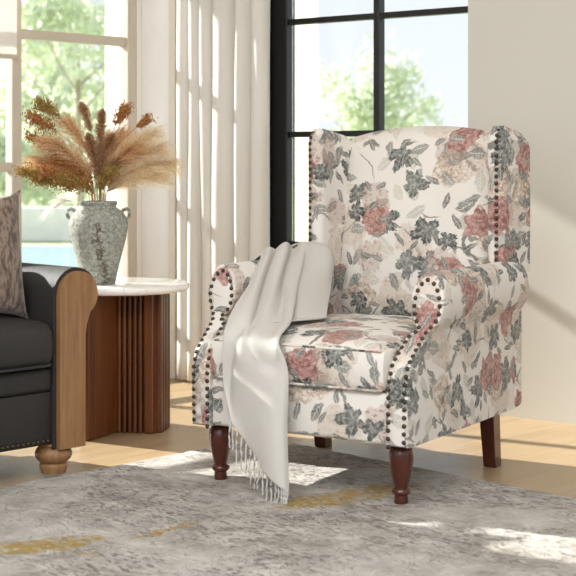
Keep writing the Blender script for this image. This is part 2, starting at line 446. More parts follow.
# left wall: local x along the wall, local -y outdoors
bm = bmesh.new(); s0, s1, zb, zl = .035, 2.05, .10, 2.52
box(bm, 0, s0, -RO, 0, 0, 2.75); box(bm, s1, 7, -RO, 0, 0, 2.75); box(bm, s0, s1, -RO, 0, 0, zb); box(bm, s0, s1, -RO, 0, zl, 2.75)
struct('wall_left', bm, M['wallL'], smooth=False, loc=C, rot=A_L)
bm = bmesh.new()  # pillar added outdoors, its front face angled to catch the sun
pa = [(-.06, 9.23), (.187, 8.95), (.200, 9.50), (-.06, 9.60)]
va = [bm.verts.new((x, y, -.2)) for x, y in pa]; vb = [bm.verts.new((x, y, 3.4)) for x, y in pa]
for k in range(4): bm.faces.new((va[k], va[(k+1) % 4], vb[(k+1) % 4], vb[k]))
bm.faces.new(va); bm.faces.new(vb)
struct('added_pillar', bm, M['out_wall'], smooth=False)
bm = bmesh.new(); box(bm, .001, .17, -.008, -.0005, 0, 2.7)  # whiter panel by the corner: sunlight on the wall put into its colour
struct('painted_sun_panel', bm, simple('painted_sunlight', (248, 245, 240), .6), smooth=False, loc=C, rot=A_R)
bm = bmesh.new(); box(bm, .17, .205, -.03, -.0005, 0, 2.5, .004)
struct('trim_1', bm, M['base'], smooth=False, loc=C, rot=A_R)

def window(name, ang, xs, zs, y, fw, bar, dep, mat, side):
    """frame with muntins on a grid; xs, zs are the glazing lines (outer ones are the frame's inner edge)"""
    root = tag(empty(name, C, ang), kind='structure')
    bm = bmesh.new()
    X0, X1, Z0, Z1 = xs[0], xs[-1], zs[0], zs[-1]
    box(bm, X0-fw[0], X0, y-dep, y+dep, Z0-fw[2], Z1+fw[3], .004); box(bm, X1, X1+fw[1], y-dep, y+dep, Z0-fw[2], Z1+fw[3], .004)
    box(bm, X0, X1, y-dep, y+dep, Z0-fw[2], Z0, .004); box(bm, X0, X1, y-dep, y+dep, Z1, Z1+fw[3], .004)
    finish('window_frame', bm, mat, root, smooth=False)
    bm = bmesh.new()
    for x in xs[1:-1]: box(bm, x-bar/2, x+bar/2, y-dep*.7, y+dep*.7, Z0, Z1, .003)
    for z in zs[1:-1]: box(bm, X0, X1, y-dep*.62, y+dep*.62, z-bar*.42, z+bar*.42, .003)
    finish('muntins', bm, mat, root, smooth=False)
    for a, b in zip(xs, xs[1:]):
        for c, d in zip(zs, zs[1:]):
            bm = bmesh.new(); box(bm, a+bar*.3, b-bar*.3, y-.003, y+.003, c+bar*.3, d-bar*.3)
            finish('glass_pane', bm, M['glass'], root, smooth=False)
    return root
r1 = window('window_1', A_L, [.085, .639, 1.193, 1.747, 2.0], [.16, .358, .892, 1.4256, 1.96, 2.44], -.03, (.045, .05, .05, .05), .045, .035, M['cream'], -1)
r2 = window('window_2', A_R, [.677, 1.104, 1.531], [.12, .575, 1.025, 1.485, 1.94, 2.30], .15, (.12, .05, .12, .06), .028, .03, M['black'], 1)
# stepped post of the black frame
bm = bmesh.new(); box(bm, .559, .60, .095, .12, 0.02, 2.35, .004)
finish('frame_post', bm, M['black'], r2, smooth=False)

# unseen eave added outdoors to keep high sun off the right wall
bm = bmesh.new(); box(bm, -1.4, 5.5, -RO-1.35, -RO-.001, 2.60, 2.70)
struct('sun_blocking_eave', bm, M['out_wall'], smooth=False, loc=C, rot=A_L)
# blind added over the upper panes to block sun from throw and seat
rb = empty('sun_blocking_blind', C, A_L, 'white blind added over upper left panes of the cream window to block sun', 'blind')
bm = bmesh.new(); box(bm, .665, 1.715, .028, .031, 1.335, 2.50); finish('sun_blocking_cloth', bm, M['curtain'], rb, smooth=False)
bm = bmesh.new(); box(bm, .66, 1.72, .022, .037, 1.318, 1.336, .004); finish('bottom_bar', bm, M['cream'], rb, smooth=False)
bm = bmesh.new(); box(bm, .65, 1.73, .012, .062, 2.50, 2.55, .01); finish('head_rail', bm, M['cream'], rb, smooth=False)
# curtain gathered between the windows
def ss_(u): return min(1, max(0, (u-.05)/.35))
def curtain():
    bm = bmesh.new()
    def f(u, v):
        x = .238+.492*u
        z = .012+2.6*v
        ph = 2*pi*(u*7.0+.45*sin(u*5.5)+.12*sin(u*17+v))
        amp = (.006+.020*ss_(u))*(.8+.3*(1-v))*(1+.4*sin(u*13))
        y = -.070+amp*sin(ph)+.004*sin(v*9+u*20)
        x += .010*cos(ph)+.006*sin(3*v+u*6)
        return (x, y, z), (x, z)
    grid(bm, f, 220, 26)
    o = finish('curtain', bm, M['curtain'], loc=C, rot=A_R)
    md = o.modifiers.new('s', 'SOLIDIFY'); md.thickness = .002
    return tag(o, 'long off-white linen curtain hanging in soft folds beside the black window', 'curtain')
curtain()
bm = bmesh.new(); lathe(bm, [(.0, 0), (.012, 0), (.012, .7), (0, .7)], 16)
for v in bm.verts: v.co = Vector((.18+v.co.z, v.co.y-.070, 2.63+v.co.x))
for xx in (.24, .80): box(bm, xx-.012, xx+.012, -.08, 0, 2.62, 2.64)
tag(finish('curtain_rod', bm, M['black'], loc=C, rot=A_R), kind='structure')

# rug
bm = bmesh.new()
def rugf(u, v):
    x = 2.6*u; y = -2.0*v
    h = .011+.0016*noise.noise(Vector((x*14, y*14, 0)))+.0016*noise.noise(Vector((x*40, y*40, 3)))
    e = min(x, 2.6-x, -y, 2.0+y)
    if e < .012: h *= max(.08, e/.012)
    return (x, y, h), (x, y)
grid(bm, rugf, 330, 260)
tag(finish('area_rug', bm, M['rug'], loc=RUGC, rot=RUGA), 'large grey distressed rug with ochre streaks under the armchair', 'rug')

# ------------------------------------------------------------ armchair (local: x to its left arm, -y forwards)
ch = empty('wingback_armchair', (.0194, 3.837, 0), radians(-31), 'floral wingback armchair with studded rolled arms and turned wooden legs', 'armchair')
FL = M['floral']
def ss(a, b, x):
    t = min(max((x-a)/(b-a), 0), 1); return t*t*(3-2*t)
def arm_front(z): return .135*ss(.345, .50, z)+.012*ss(.50, .62, z)
# (z, inner x, outer x) of the arm's cross section
RC, RX, RZ = .326, .048, .078; ZC = .536
ARM = [(.170, .272, .338), (.25, .272, .339), (.33, .273, .340), (.38, .275, .341), (.42, .279, .343), (.447, .284, .346)]
k0 = 10
for i in range(k0+1):
    a = -pi/2+.42+(pi-.42)*i/k0
    ARM.append((ZC+RZ*sin(a), RC-RX*cos(a) if cos(a) > .02 else RC, RC+RX*cos(a)+.004))
ARM[-1] = (ZC+RZ, RC-.002, RC+.002)
def arm_outline():
    """closed outline (x, z): up the inner side, down the outer side"""
    return [(a[1], a[0]) for a in ARM]+[(a[2], a[0]) for a in reversed(ARM)]
AO = arm_outline()
alen = [0]
for p, q in zip(AO, AO[1:]+AO[:1]): alen.append(alen[-1]+sqrt((p[0]-q[0])**2+(p[1]-q[1])**2))
def make_arm(sg):
    bm = bmesh.new(); uvl = bm.loops.layers.uv.verify()
    ks = [(-1, .010), (0, .003), (.02, 0)]+[(i/14, 0) for i in range(1, 15)]
    rings = []
    for k, ins in ks:
        r = []
        for (x, z) in AO:
            cx = .305 if z < .45 else RC; 
            mz = min(max(z, .19), .58)
            d = Vector((x-cx, z-mz)); 
            if d.length > 1e-6: dd = d*(1-ins/max(d.length, ins+.001)) if ins else d
            else: dd = d
            xx, zz = cx+dd.x, mz+dd.y
            f0 = arm_front(z); e = .735
            y = f0-.004 if k == -1 else (f0 if k == 0 else f0+(e-f0)*k)
            roll = max(0, min(1, (z-.44)/.03))
            if k > 0: xx += (.006*sin(pi*k))*(1 if x > .3 else -1)*(1-roll)*.6
            r.append((Vector((xx*sg, y, zz)), y))
        rings.append(r)
    V = [[bm.verts.new(p[0]) for p in r] for r in rings]; n = len(AO)
    su = 5.0 if sg > 0 else 11.0
    for j in range(len(V)-1):
        for i in range(n):
            i2 = (i+1) % n
            f = bm.faces.new((V[j][i], V[j][i2], V[j+1][i2], V[j+1][i]))
            for l, (a, b, q) in zip(f.loops, ((j, i, alen[i]), (j, i2, alen[i+1]), (j+1, i2, alen[i+1]), (j+1, i, alen[i]))):
                l[uvl].uv = (rings[a][b][1]+su, -q+1.9)
    m = len(ARM)
    for R, back in ((0, 0), (len(V)-1, 1)):
        for i in range(m-1):
            q = (V[R][i], V[R][i+1], V[R][n-2-i], V[R][n-1-i])
            f = bm.faces.new(q)
            for l in f.loops: l[uvl].uv = (l.vert.co.x*1.0+su*2, l.vert.co.z)
    return finish('arm', bm, FL, ch)
for sg in (1, -1): make_arm(sg)
# side wings of upholstery (outer corner behind the arm joins the back)
bm = bmesh.new(); box(bm, -.345, .345, .715, .775, .168, .585, .018, seg=3); boxuv(bm, (3, 0)); finish('back_shell', bm, FL, ch)

# front rail and deck
bm = bmesh.new(); box(bm, -.276, .276, .004, .70, .172, .306, .012, seg=3); boxuv(bm, (1.37, .2)); finish('seat_base', bm, FL, ch)

def slab(bm, f, nu, nv):
    """closed cushion: f(u, v, side) in -1..1, side +-1"""
    uvl = bm.loops.layers.uv.verify(); S_ = {}
    def vert(i, j, sd):
        e = i in (0, nu) or j in (0, nv)
        k = (i, j, 0 if e else sd)
        if k not in S_: S_[k] = bm.verts.new(f(-1+2*i/nu, -1+2*j/nv, 0 if e else sd)[0])
        return S_[k]
    for sd in (1, -1):
        for j in range(nv):
            for i in range(nu):
                q = [(i, j), (i+1, j), (i+1, j+1), (i, j+1)]
                fc = bm.faces.new([vert(a, b, sd) for a, b in q])
                for l, (a, b) in zip(fc.loops, q): l[uvl].uv = f(-1+2*a/nu, -1+2*b/nv, sd)[1]

# seat cushion: rounded box with crown
def cushion_mesh(x0, x1, y0, y1, z0, z1, crown, off, rr=.028, nose=.012):
    bm = bmesh.new(); box(bm, x0, x1, y0, y1, z0, z1)
    bmesh.ops.subdivide_edges(bm, edges=bm.edges[:], cuts=19, use_grid_fill=True)
    cx, cy, hx, hy = (x0+x1)/2, (y0+y1)/2, (x1-x0)/2, (y1-y0)/2; hz = (z1-z0)/2; cz = (z0+z1)/2
    boxuv(bm, off)
    for v in bm.verts:
        c = v.co; d = Vector((c.x-cx, c.y-cy, c.z-cz)); lim = Vector((hx-rr, hy-rr, hz-rr))
        inner = Vector([max(-lim[i], min(lim[i], d[i])) for i in range(3)]); e = d-inner
        if e.length > 1e-6: e = e.normalized()*rr
        p = inner+e; u, w = p.x/hx, p.y/hy
        k = max(0, (1-abs(u)**3))*max(0, (1-abs(w)**3))
        p.z += crown*k*(1 if p.z > 0 else 0)*(p.z/hz)
        p.y += -nose*(1-abs(p.z/hz)**2)*max(0, -w)**4*1.0
        p += Vector((0, 0, .004*noise.noise(Vector((c.x*9, c.y*9, c.z*9)))))
        v.co = Vector((cx, cy, cz))+p
    return bm
cu = finish('seat_cushion', cushion_mesh(-.276, .276, -.004, .66, .304, .425, .030, (2.4, .4), .022), FL, ch)
def piping(name, pts, par, mat=FL, r=.0035):
    bm = bmesh.new(); tube(bm, pts, r, 6); boxuv(bm, (.3, .3)); return finish(name, bm, mat, par)
piping('piping', [(-.262, .0, .412)]+[(-.25+.5*i/12, -.006, .4145) for i in range(13)]+[(.262, .0, .412)], cu)
piping('piping', [(-.262, .0, .314)]+[(-.25+.5*i/12, -.006, .312) for i in range(13)]+[(.262, .0, .314)], cu)

# backrest
def backf(u, v, sd):
    x = .285*u
    zt = .985+.040*(1-abs(u)**2.2)
    z = .40+(zt-.40)*(v+1)/2
    k = (z-.42)/.6
    yc = .755+.075*k
    edge = (1-abs(u)**8)*(1-abs(v)**10)
    th = (.055+.035*(1-u*u)*(1-(v*.8)**2))*edge**.5
    y = yc-th if sd > 0 else (yc+.045*edge**.5 if sd < 0 else yc)
    if sd > 0: y += .006*noise.noise(Vector((x*6, z*6, 2)))
    return (x, y, z), (x+(0 if sd > 0 else 5), z+.33)
bm = bmesh.new(); slab(bm, backf, 36, 40); finish('backrest', bm, FL, ch)

# wings
def make_wing(sg):
    bm = bmesh.new(); uvl = bm.loops.layers.uv.verify()
    # plan outline from inner rear round the rolled front edge to the outer rear
    P = [(.245, .80), (.262, .735), (.280, .680)]
    for i in range(9):
        a = pi*.96-i*pi/8*.98
        P.append((.309+.029*cos(a), .655-.026*sin(a)))
    P += [(.345, .700), (.357, .745), (.361, .785), (.345, .803), (.30, .806)]
    L = [0]
    for p, q in zip(P, P[1:]): L.append(L[-1]+sqrt((p[0]-q[0])**2+(p[1]-q[1])**2))
    n = len(P); nz = 22; V = []; U = []
    for j in range(nz+1):
        v = j/nz; row = []; ur = []
        for i, (x, y) in enumerate(P):
            zt = 1.012-.16*max(0, y-.66)
            z = .575+(zt-.575)*min(v*1.04, 1)
            top = max(0, (z-(zt-.045))/.045)
            sh = 1-.42*top**2.5
            cx, cy = .306, .73
            xx = cx+(x-cx)*(sh if v > .5 else 1)*(1+.04*sin(pi*v))
            yy = cy+(y-cy)*(1-.22*top**2.5)
            yy += .010*sin(pi*v)*(-1 if y < .7 else 0)*-.5
            if j == nz: z += .004
            row.append(bm.verts.new((xx*sg, yy, z))); ur.append((L[i]+13+sg, z))
        V.append(row); U.append(ur)
    for j in range(nz):
        for i in range(n):
            i2 = (i+1) % n
            f = bm.faces.new((V[j][i], V[j][i2], V[j+1][i2], V[j+1][i]))
            for l, (a, b) in zip(f.loops, ((j, i), (j, i2), (j+1, i2), (j+1, i))): l[uvl].uv = U[a][b]
    for R in (V[0], V[-1]):
        c = bm.verts.new(sum((v.co for v in R), Vector())/n+Vector((0, 0, .008 if R is V[-1] else 0)))
        for i in range(n):
            f = bm.faces.new((R[i], R[(i+1) % n], c))
            for l in f.loops: l[uvl].uv = (l.vert.co.x+9, l.vert.co.y)
    return finish('wing', bm, FL, ch)
for sg in (1, -1): make_wing(sg)
# legs
def turned():
    bm = bmesh.new()
    lathe(bm, [(0, .176), (.026, .176), (.0285, .170), (.0285, .160), (.024, .156), (.022, .153), (.027, .149), (.031, .143), (.0325, .132), (.0325, .118), (.030, .098), (.0255, .074), (.0205, .054), (.0185, .046),
               (.0175, .043), (.022, .040), (.0255, .035), (.0255, .031), (.022, .026), (.0175, .023), (.0178, .018), (.0188, .004), (.0175, .0), (0, 0)], 28)
    return bm
lg = finish('front_leg', turned(), M['mahogany'], ch, loc=(-.285, .066, .010))
l2 = lg.copy(); COL.objects.link(l2); l2.parent = ch; l2.location = (.285, .066, .010)
def back_leg(sg):
    bm = bmesh.new(); vs = box(bm, -.024, .024, -.026, .026, 0, .20, .003)
    for v in vs:
        k = 1-v.co.z/.2; v.co.x = v.co.x*(1-.18*k); v.co.y = v.co.y*(1-.12*k)+.028*k*k-.01
    return finish('rear_leg', bm, M['mahogany'], ch, smooth=False, loc=(.290*sg, .648, .001))
for sg in (1, -1): back_leg(sg)

# brass nails
nb = bmesh.new(); lathe(nb, [(.0063, 0), (.0057, .0022), (.0037, .0041), (0, .005)], 10)
me0 = finish('nail', nb, M['nail'], ch); nailme = me0.data; bpy.data.objects.remove(me0)
nails = []
def walk(pts, step):
    out = []; acc = 0; last = pts[0]; out.append((pts[0], (pts[1]-pts[0])))
    for a, b in zip(pts, pts[1:]):
        d = (b-a).length; t = step-acc
        while t <= d:
            out.append((a+(b-a)*t/d, b-a)); t += step
        acc = (acc+d) % step
    return out
def inset(x, z, ins):
    cx = .305 if z < .45 else RC; mz = min(max(z, .15), .575)
    d = Vector((x-cx, z-mz)); L_ = d.length
    return (cx+d.x*(L_-ins)/L_, mz+d.y*(L_-ins)/L_) if L_ > ins else (cx, mz)
for sg in (1, -1):
    pts = []
    seq = [(a[1], a[0]) for a in ARM]+[(a[2], a[0]) for a in reversed(ARM)]
    for x, z in seq:
        xi, zi = inset(x, z, .0105+.009*ss(.50, .60, z))
        zi = min(zi, .596)
        pts.append(Vector((xi*sg, arm_front(zi)-.0045, zi)))
    pts = [p for i, p in enumerate(pts) if i == 0 or (p-pts[i-1]).length > 1e-4]
    for p, t in walk(pts, .0212):
        dz = (arm_front(p.z+.01)-arm_front(p.z-.01))/.02
        nails.append((p, Vector((0, -1, dz)).normalized()))
wn_ = []
for sg in (1, -1):
    pts = [Vector(((.318)*sg, .628, .60+.38*i/20)) for i in range(21)]+[Vector((.318*sg, .640, 1.000)), Vector((.316*sg, .662, 1.012)), Vector((.318*sg, .69, 1.013))]
    for p, t in walk(pts, .0205):
        nrm = Vector((.25*sg, -1, 0)) if p.z < .99 else Vector((.2*sg, -.4, 1))
        wn_.append((p, nrm.normalized()))
allr = nails+wn_
for i, (p, nrm) in enumerate(allr[:100]):
    o = bpy.data.objects.new('nail', nailme); COL.objects.link(o); o.parent = ch; o.location = p
    o.rotation_euler = nrm.to_track_quat('Z', 'Y').to_euler()
if len(allr) > 100:
    bm = bmesh.new()
    for p, nrm in allr[100:]:
        k = bmesh.new(); k.from_mesh(nailme); k.transform(Matrix.Translation(p) @ nrm.to_track_quat('Z', 'Y').to_matrix().to_4x4())
        t = bpy.data.meshes.new('t'); k.to_mesh(t); k.free(); bm.from_mesh(t); bpy.data.meshes.remove(t)
    tag(finish('nail', bm, M['nail'], ch), kind='stuff')

# ------------------------------------------------------------ throw over the chair's arm (same local frame as the chair)
th = empty('throw_blanket', (.0194, 3.837, 0), radians(-31), 'off-white fringed wool throw draped over the left arm of the floral armchair', 'blanket')
TA = [
 [(-.380, .30, .53), (-.378, .31, .578), (-.318, .33, .632), (-.272, .20, .565), (-.235, .06, .504), (-.22, .0, .465), (-.205, -.045, .421), (-.207, -.05, .298), (-.167, -.06, .196)],
 [(-.380, .36, .53), (-.378, .37, .582), (-.310, .38, .651), (-.243, .22, .570), (-.176, .06, .492), (-.155, -.02, .452), (-.141, -.060, .400), (-.145, -.06, .263), (-.109, -.07, .139)],
 [(-.380, .42, .53), (-.378, .43, .582), (-.301, .44, .661), (-.223, .26, .562), (-.143, .07, .475), (-.115, -.035, .436), (-.084, -.05, .361), (-.077, -.06, .229), (-.049, -.08, .088)],
 [(-.380, .48, .53), (-.378, .49, .58), (-.294, .50, .652), (-.199, .30, .550), (-.087, .08, .476), (-.05, -.042, .430), (-.024, -.05, .347), (-.012, -.07, .197), (.007, -.09, .055)],
 [(-.380, .51, .53), (-.378, .52, .578), (-.287, .53, .642), (-.193, .33, .535), (-.067, .09, .468), (-.025, -.045, .428), (.002, -.045, .349), (.010, -.06, .198), (.032, -.09, .034)]]
TB = [
 [(-.395, .50, .56), (-.385, .51, .615), (-.292, .52, .668), (-.218, .34, .568), (-.150, .14, .490), (-.120, .055, .468)],
 [(-.395, .54, .56), (-.385, .55, .61), (-.274, .57, .660), (-.207, .40, .556), (-.129, .18, .484), (-.092, .10, .464)],
 [(-.395, .56, .55), (-.385, .58, .60), (-.247, .60, .640), (-.186, .46, .548), (-.100, .23, .486), (-.055, .17, .466)],
 [(-.395, .58, .54), (-.375, .60, .59), (-.236, .605, .602), (-.170, .50, .540), (-.080, .32, .488), (-.036, .235, .468)]]
def sheet(bm, T, nu, nv, fold):
    T = [[Vector(p) for p in r] for r in T]
    def f(u, v):
        col = [cr(r, v) for r in T]; p = cr(col, u)
        q = cr([cr(r, min(v+.01, 1)) for r in T], u)-cr([cr(r, max(v-.01, 0)) for r in T], u)
        s = cr([cr(r, v) for r in T], min(u+.01, 1))-cr([cr(r, v) for r in T], max(u-.01, 0))
        n = q.cross(s)
        if n.length > 0: n.normalize()
        p = p+n*fold(u, v)
        return p, (u, v)
    grid(bm, f, nu, nv)
def gauss(x, c, w_): return math.exp(-((x-c)/w_)**2)
def foldA(u, v):
    a = .020*gauss(u, .30+.1*v, .09)*gauss(v, .35, .22)+.024*gauss(u, .72-.15*v, .10)*gauss(v, .38, .2)
    b = .006*sin(u*17+v*3)*gauss(v, .35, .3)
    c = .012*sin(u*6.5+2.2-v*2)*ss(.55, .95, v)+.014*gauss(u+.55*(v-.6), .22, .07)*ss(.5, .65, v)*(1-ss(.85, 1, v))
    return -(a+b+c)*(1 if v > .12 else .3)
def foldB(u, v):
    return -(.010*gauss(u, .04, .08)+.008*sin(u*5+v*2)*gauss(v, .5, .3)+.010*gauss(v, .93, .05)*gauss(u, .9, .3))
for s_ in (1,):
    bm = bmesh.new(); sheet(bm, TA, 60, 110, foldA); sheet(bm, TB, 44, 70, foldB)
    o = finish('blanket', bm, M['throw'], th); md = o.modifiers.new('s', 'SOLIDIFY'); md.thickness = .005; md.offset = 0
hem = [Vector(r[-1]) for r in TA]
N_T = 17
for i in range(N_T):
    u = i/(N_T-1); p = cr(hem, u) + Vector((0, -.004, 0)); ln = rnd.uniform(.055, .080)
    if p.z-ln < .016: ln = max(.01, p.z-.016)
    bm = bmesh.new(); ph = rnd.uniform(0, 6)
    pts = [p+Vector((.0025*sin(ph+k*1.1)*k/7+.003*k/7*rnd.uniform(-1, 1), -.004*k/7, .012-(ln+.012)*k/7)) for k in range(8)]
    if p.z < .10:
        pts.append(pts[-1]+Vector((.004, -.008, -.002)))
    tube(bm, pts, .0032, 6, .0024); finish('tassel', bm, M['throw'], th)

# ------------------------------------------------------------ side table
TX, TY = -.565, 4.85
tb = empty('side_table', (TX, TY, 0), 0, 'round side table with white marble top and fluted walnut base', 'side table')
mm = N('white_marble'); c = mm.coord(); wv = mm.noise(c, 5, 6, .65, dist=1.8)
vn = mm.map(mm.math('ABSOLUTE', mm.math('SUBTRACT', wv, .5)), 0, .03, 1, 0)
M['marble'] = mm.pbr(mm.mix(mm.math('MULTIPLY', vn, .3), srgb(244, 240, 234), srgb(170, 160, 150)), .12, coat=.4)
bm = bmesh.new(); lathe(bm, [(0, .473), (.212, .473), (.222, .476), (.2275, .482), (.229, .490), (.2265, .496), (.222, .500), (0, .500)], 96)
finish('table_top', bm, M['marble'], tb)
# fluted base: three wings meeting in the middle, each wing slatted on one face
def poly_prism(bm, pts, z0, z1):
    a = [bm.verts.new((x, y, z0)) for x, y in pts]; b = [bm.verts.new((x, y, z1)) for x, y in pts]
    n = len(pts)
    for i in range(n): bm.faces.new((a[i], a[(i+1) % n], b[(i+1) % n], b[i]))
    bm.faces.new(a); bm.faces.new(b)
core = [(-.010, -.045), (.128, -.072), (.150, .05), (.09, .14), (-.02, .17), (-.15, .13), (-.19, .02), (-.155, -.10), (-.098, -.185), (-.078, -.195)]
bm = bmesh.new()
core2 = [(x*.965, y*.965) for x, y in core]
poly_prism(bm, core2, .0, .4725); finish('base_core', bm, M['walnut'], tb, smooth=False)
# smooth panel facing the chair side of the notch
bm = bmesh.new(); Mx = Matrix.Translation((-.086, -.190, 0)) @ Matrix.Rotation(math.atan2(.150, .078), 4, 'Z')
box(bm, 0, .166, -.012, .010, .001, .472, .004, Mx); finish('smooth_panel', bm, M['walnut'], tb, smooth=False)
bm = bmesh.new(); box(bm, -.022, .0, -.012, .028, .001, .472, .006, Mx); finish('edge_slat', bm, M['walnut'], tb, smooth=False)
# slats
p0, p1 = Vector((-.012, -.047, 0)), Vector((.130, -.074, 0)); d = (p1-p0); ang = math.atan2(d.y, d.x); L_ = d.length
Ms = Matrix.Translation(p0) @ Matrix.Rotation(ang, 4, 'Z')
x = 0.008
for wdt in (.0125, .0125, .0125, .0125, .0125, .034):
    bm = bmesh.new(); wd = wdt-.001
    x1 = min(x+wd, L_+.006)
    box(bm, x, x1, -.020, .004, .001, .472, .0045, Ms); finish('slat', bm, M['walnut'], tb, smooth=False); x += wdt+.0058
# slats round the back
ring = core[1:8]
k = 0
for a, b in zip(ring, ring[1:]):
    a, b = Vector((*a, 0)), Vector((*b, 0)); dd = b-a; m_ = max(2, int(dd.length/.026)); 
    Mr = Matrix.Translation(a) @ Matrix.Rotation(math.atan2(dd.y, dd.x), 4, 'Z')
    for i in range(m_):
        bm = bmesh.new(); xx = dd.length*(i+.15)/m_; box(bm, xx, xx+dd.length/m_*.72, -.012, .006, .001, .472, .004, Mr); finish('slat', bm, M['walnut'], tb, smooth=False)

# ------------------------------------------------------------ vase
vz = empty('ceramic_vase', (-.637, 4.79, .5005), 0, 'rough grey-white two-handled pottery vase standing on the marble table', 'vase')
mv = N('weathered_glaze'); c = mv.coord()
n1 = mv.noise(c, 85, 6, .75); n2 = mv.noise(c, 9, 4, .6); n3 = mv.noise(c, 120, 4, .7)
col = mv.mix(mv.map(n1, .35, .65), srgb(118, 119, 108), srgb(186, 186, 174))
pos = mv.xyz(c)
st = mv.math('ADD', mv.math('ABSOLUTE', mv.math('SUBTRACT', pos[0], mv.math('MULTIPLY', mv.math('SUBTRACT', n2, .35), .12))), mv.math('MULTIPLY', mv.math('SUBTRACT', n1, .5), .12))
band = mv.math('MULTIPLY', mv.map(st, .0, .014, 1, 0), mv.map(pos[2], .19, .23, 1, 0))
col = mv.mix(mv.math('MULTIPLY', band, .8), col, srgb(84, 66, 52))
col = mv.mix(mv.math('MULTIPLY', mv.map(n3, .54, .62), mv.map(n2, .40, .6)), col, srgb(96, 84, 70))
mv.bump(mv.math('ADD', n1, mv.math('MULTIPLY', n3, .6)), .8, .006)
M['glaze'] = mv.pbr(col, .8)
bm = bmesh.new()
lathe(bm, [(0, 0), (.054, 0), (.057, .004), (.062, .03), (.072, .075), (.084, .12), (.094, .16), (.099, .19), (.0985, .208), (.094, .223), (.084, .238), (.070, .250), (.061, .257), (.059, .262), (.061, .266), (.0635, .271), (.0625, .277), (.056, .279), (.052, .275), (.050, .262), (.055, .24), (.08, .2), (.05, .03), (0, .02)], 56)
finish('vase_body', bm, M['glaze'], vz)
for sg in (1, -1):
    bm = bmesh.new()
    tube(bm, [(sg*.076, 0, .240), (sg*.084, 0, .249), (sg*.094, 0, .2525), (sg*.1025, 0, .247), (sg*.1055, 0, .236), (sg*.1025, 0, .226), (sg*.096, 0, .219), (sg*.090, 0, .218)], .0062, 10)
    finish('handle', bm, M['glaze'], vz)

# ------------------------------------------------------------ dried stems in the vase
def plume_mat(name, a, b): 
    m = N(name); c = m.coord(); col = m.mix(m.map(m.noise(c, 140, 3), .38, .62), srgb(*a), srgb(*b))
    m.set(m.b.inputs['Base Color'], col); m.b.inputs['Roughness'].default_value = .9
    tl = m.n('ShaderNodeBsdfTranslucent'); m.set(tl.inputs[0], col); mx = m.n('ShaderNodeMixShader'); mx.inputs[0].default_value = .4
    m.t.links.new(m.b.outputs[0], mx.inputs[1]); m.t.links.new(tl.outputs[0], mx.inputs[2]); m.t.links.new(mx.outputs[0], m.out.inputs[0]); return m.m
M.update(tan=plume_mat('tan_plume', (206, 162, 112), (244, 214, 172)), straw=plume_mat('straw_plume', (222, 196, 152), (250, 236, 208)),
         rust=plume_mat('rust_seed', (168, 106, 52), (222, 164, 100)), brown=plume_mat('brown_spike', (160, 118, 84), (214, 174, 134)),
         olive=plume_mat('olive_seed', (152, 122, 56), (210, 176, 104)), white=plume_mat('white_feather', (236, 230, 218), (250, 246, 240)))
VM = Vector((-.637, 4.79, .5005+.262))
def ribbon(bm, a, pts, wd):
    prev = None
    side = Vector((rnd.uniform(-1, 1), rnd.uniform(-1, 1), rnd.uniform(-1, 1))).normalized()
    for i, p in enumerate(pts):
        k = wd*(1-i/(len(pts)-1)*.85)
        t = (pts[min(i+1, len(pts)-1)]-pts[max(i-1, 0)])
        s = t.cross(side)
        if s.length > 1e-9: s.normalize()
        q = (bm.verts.new(p-s*k), bm.verts.new(p+s*k))
        if prev: bm.faces.new((prev[0], prev[1], q[1], q[0]))
        prev = q
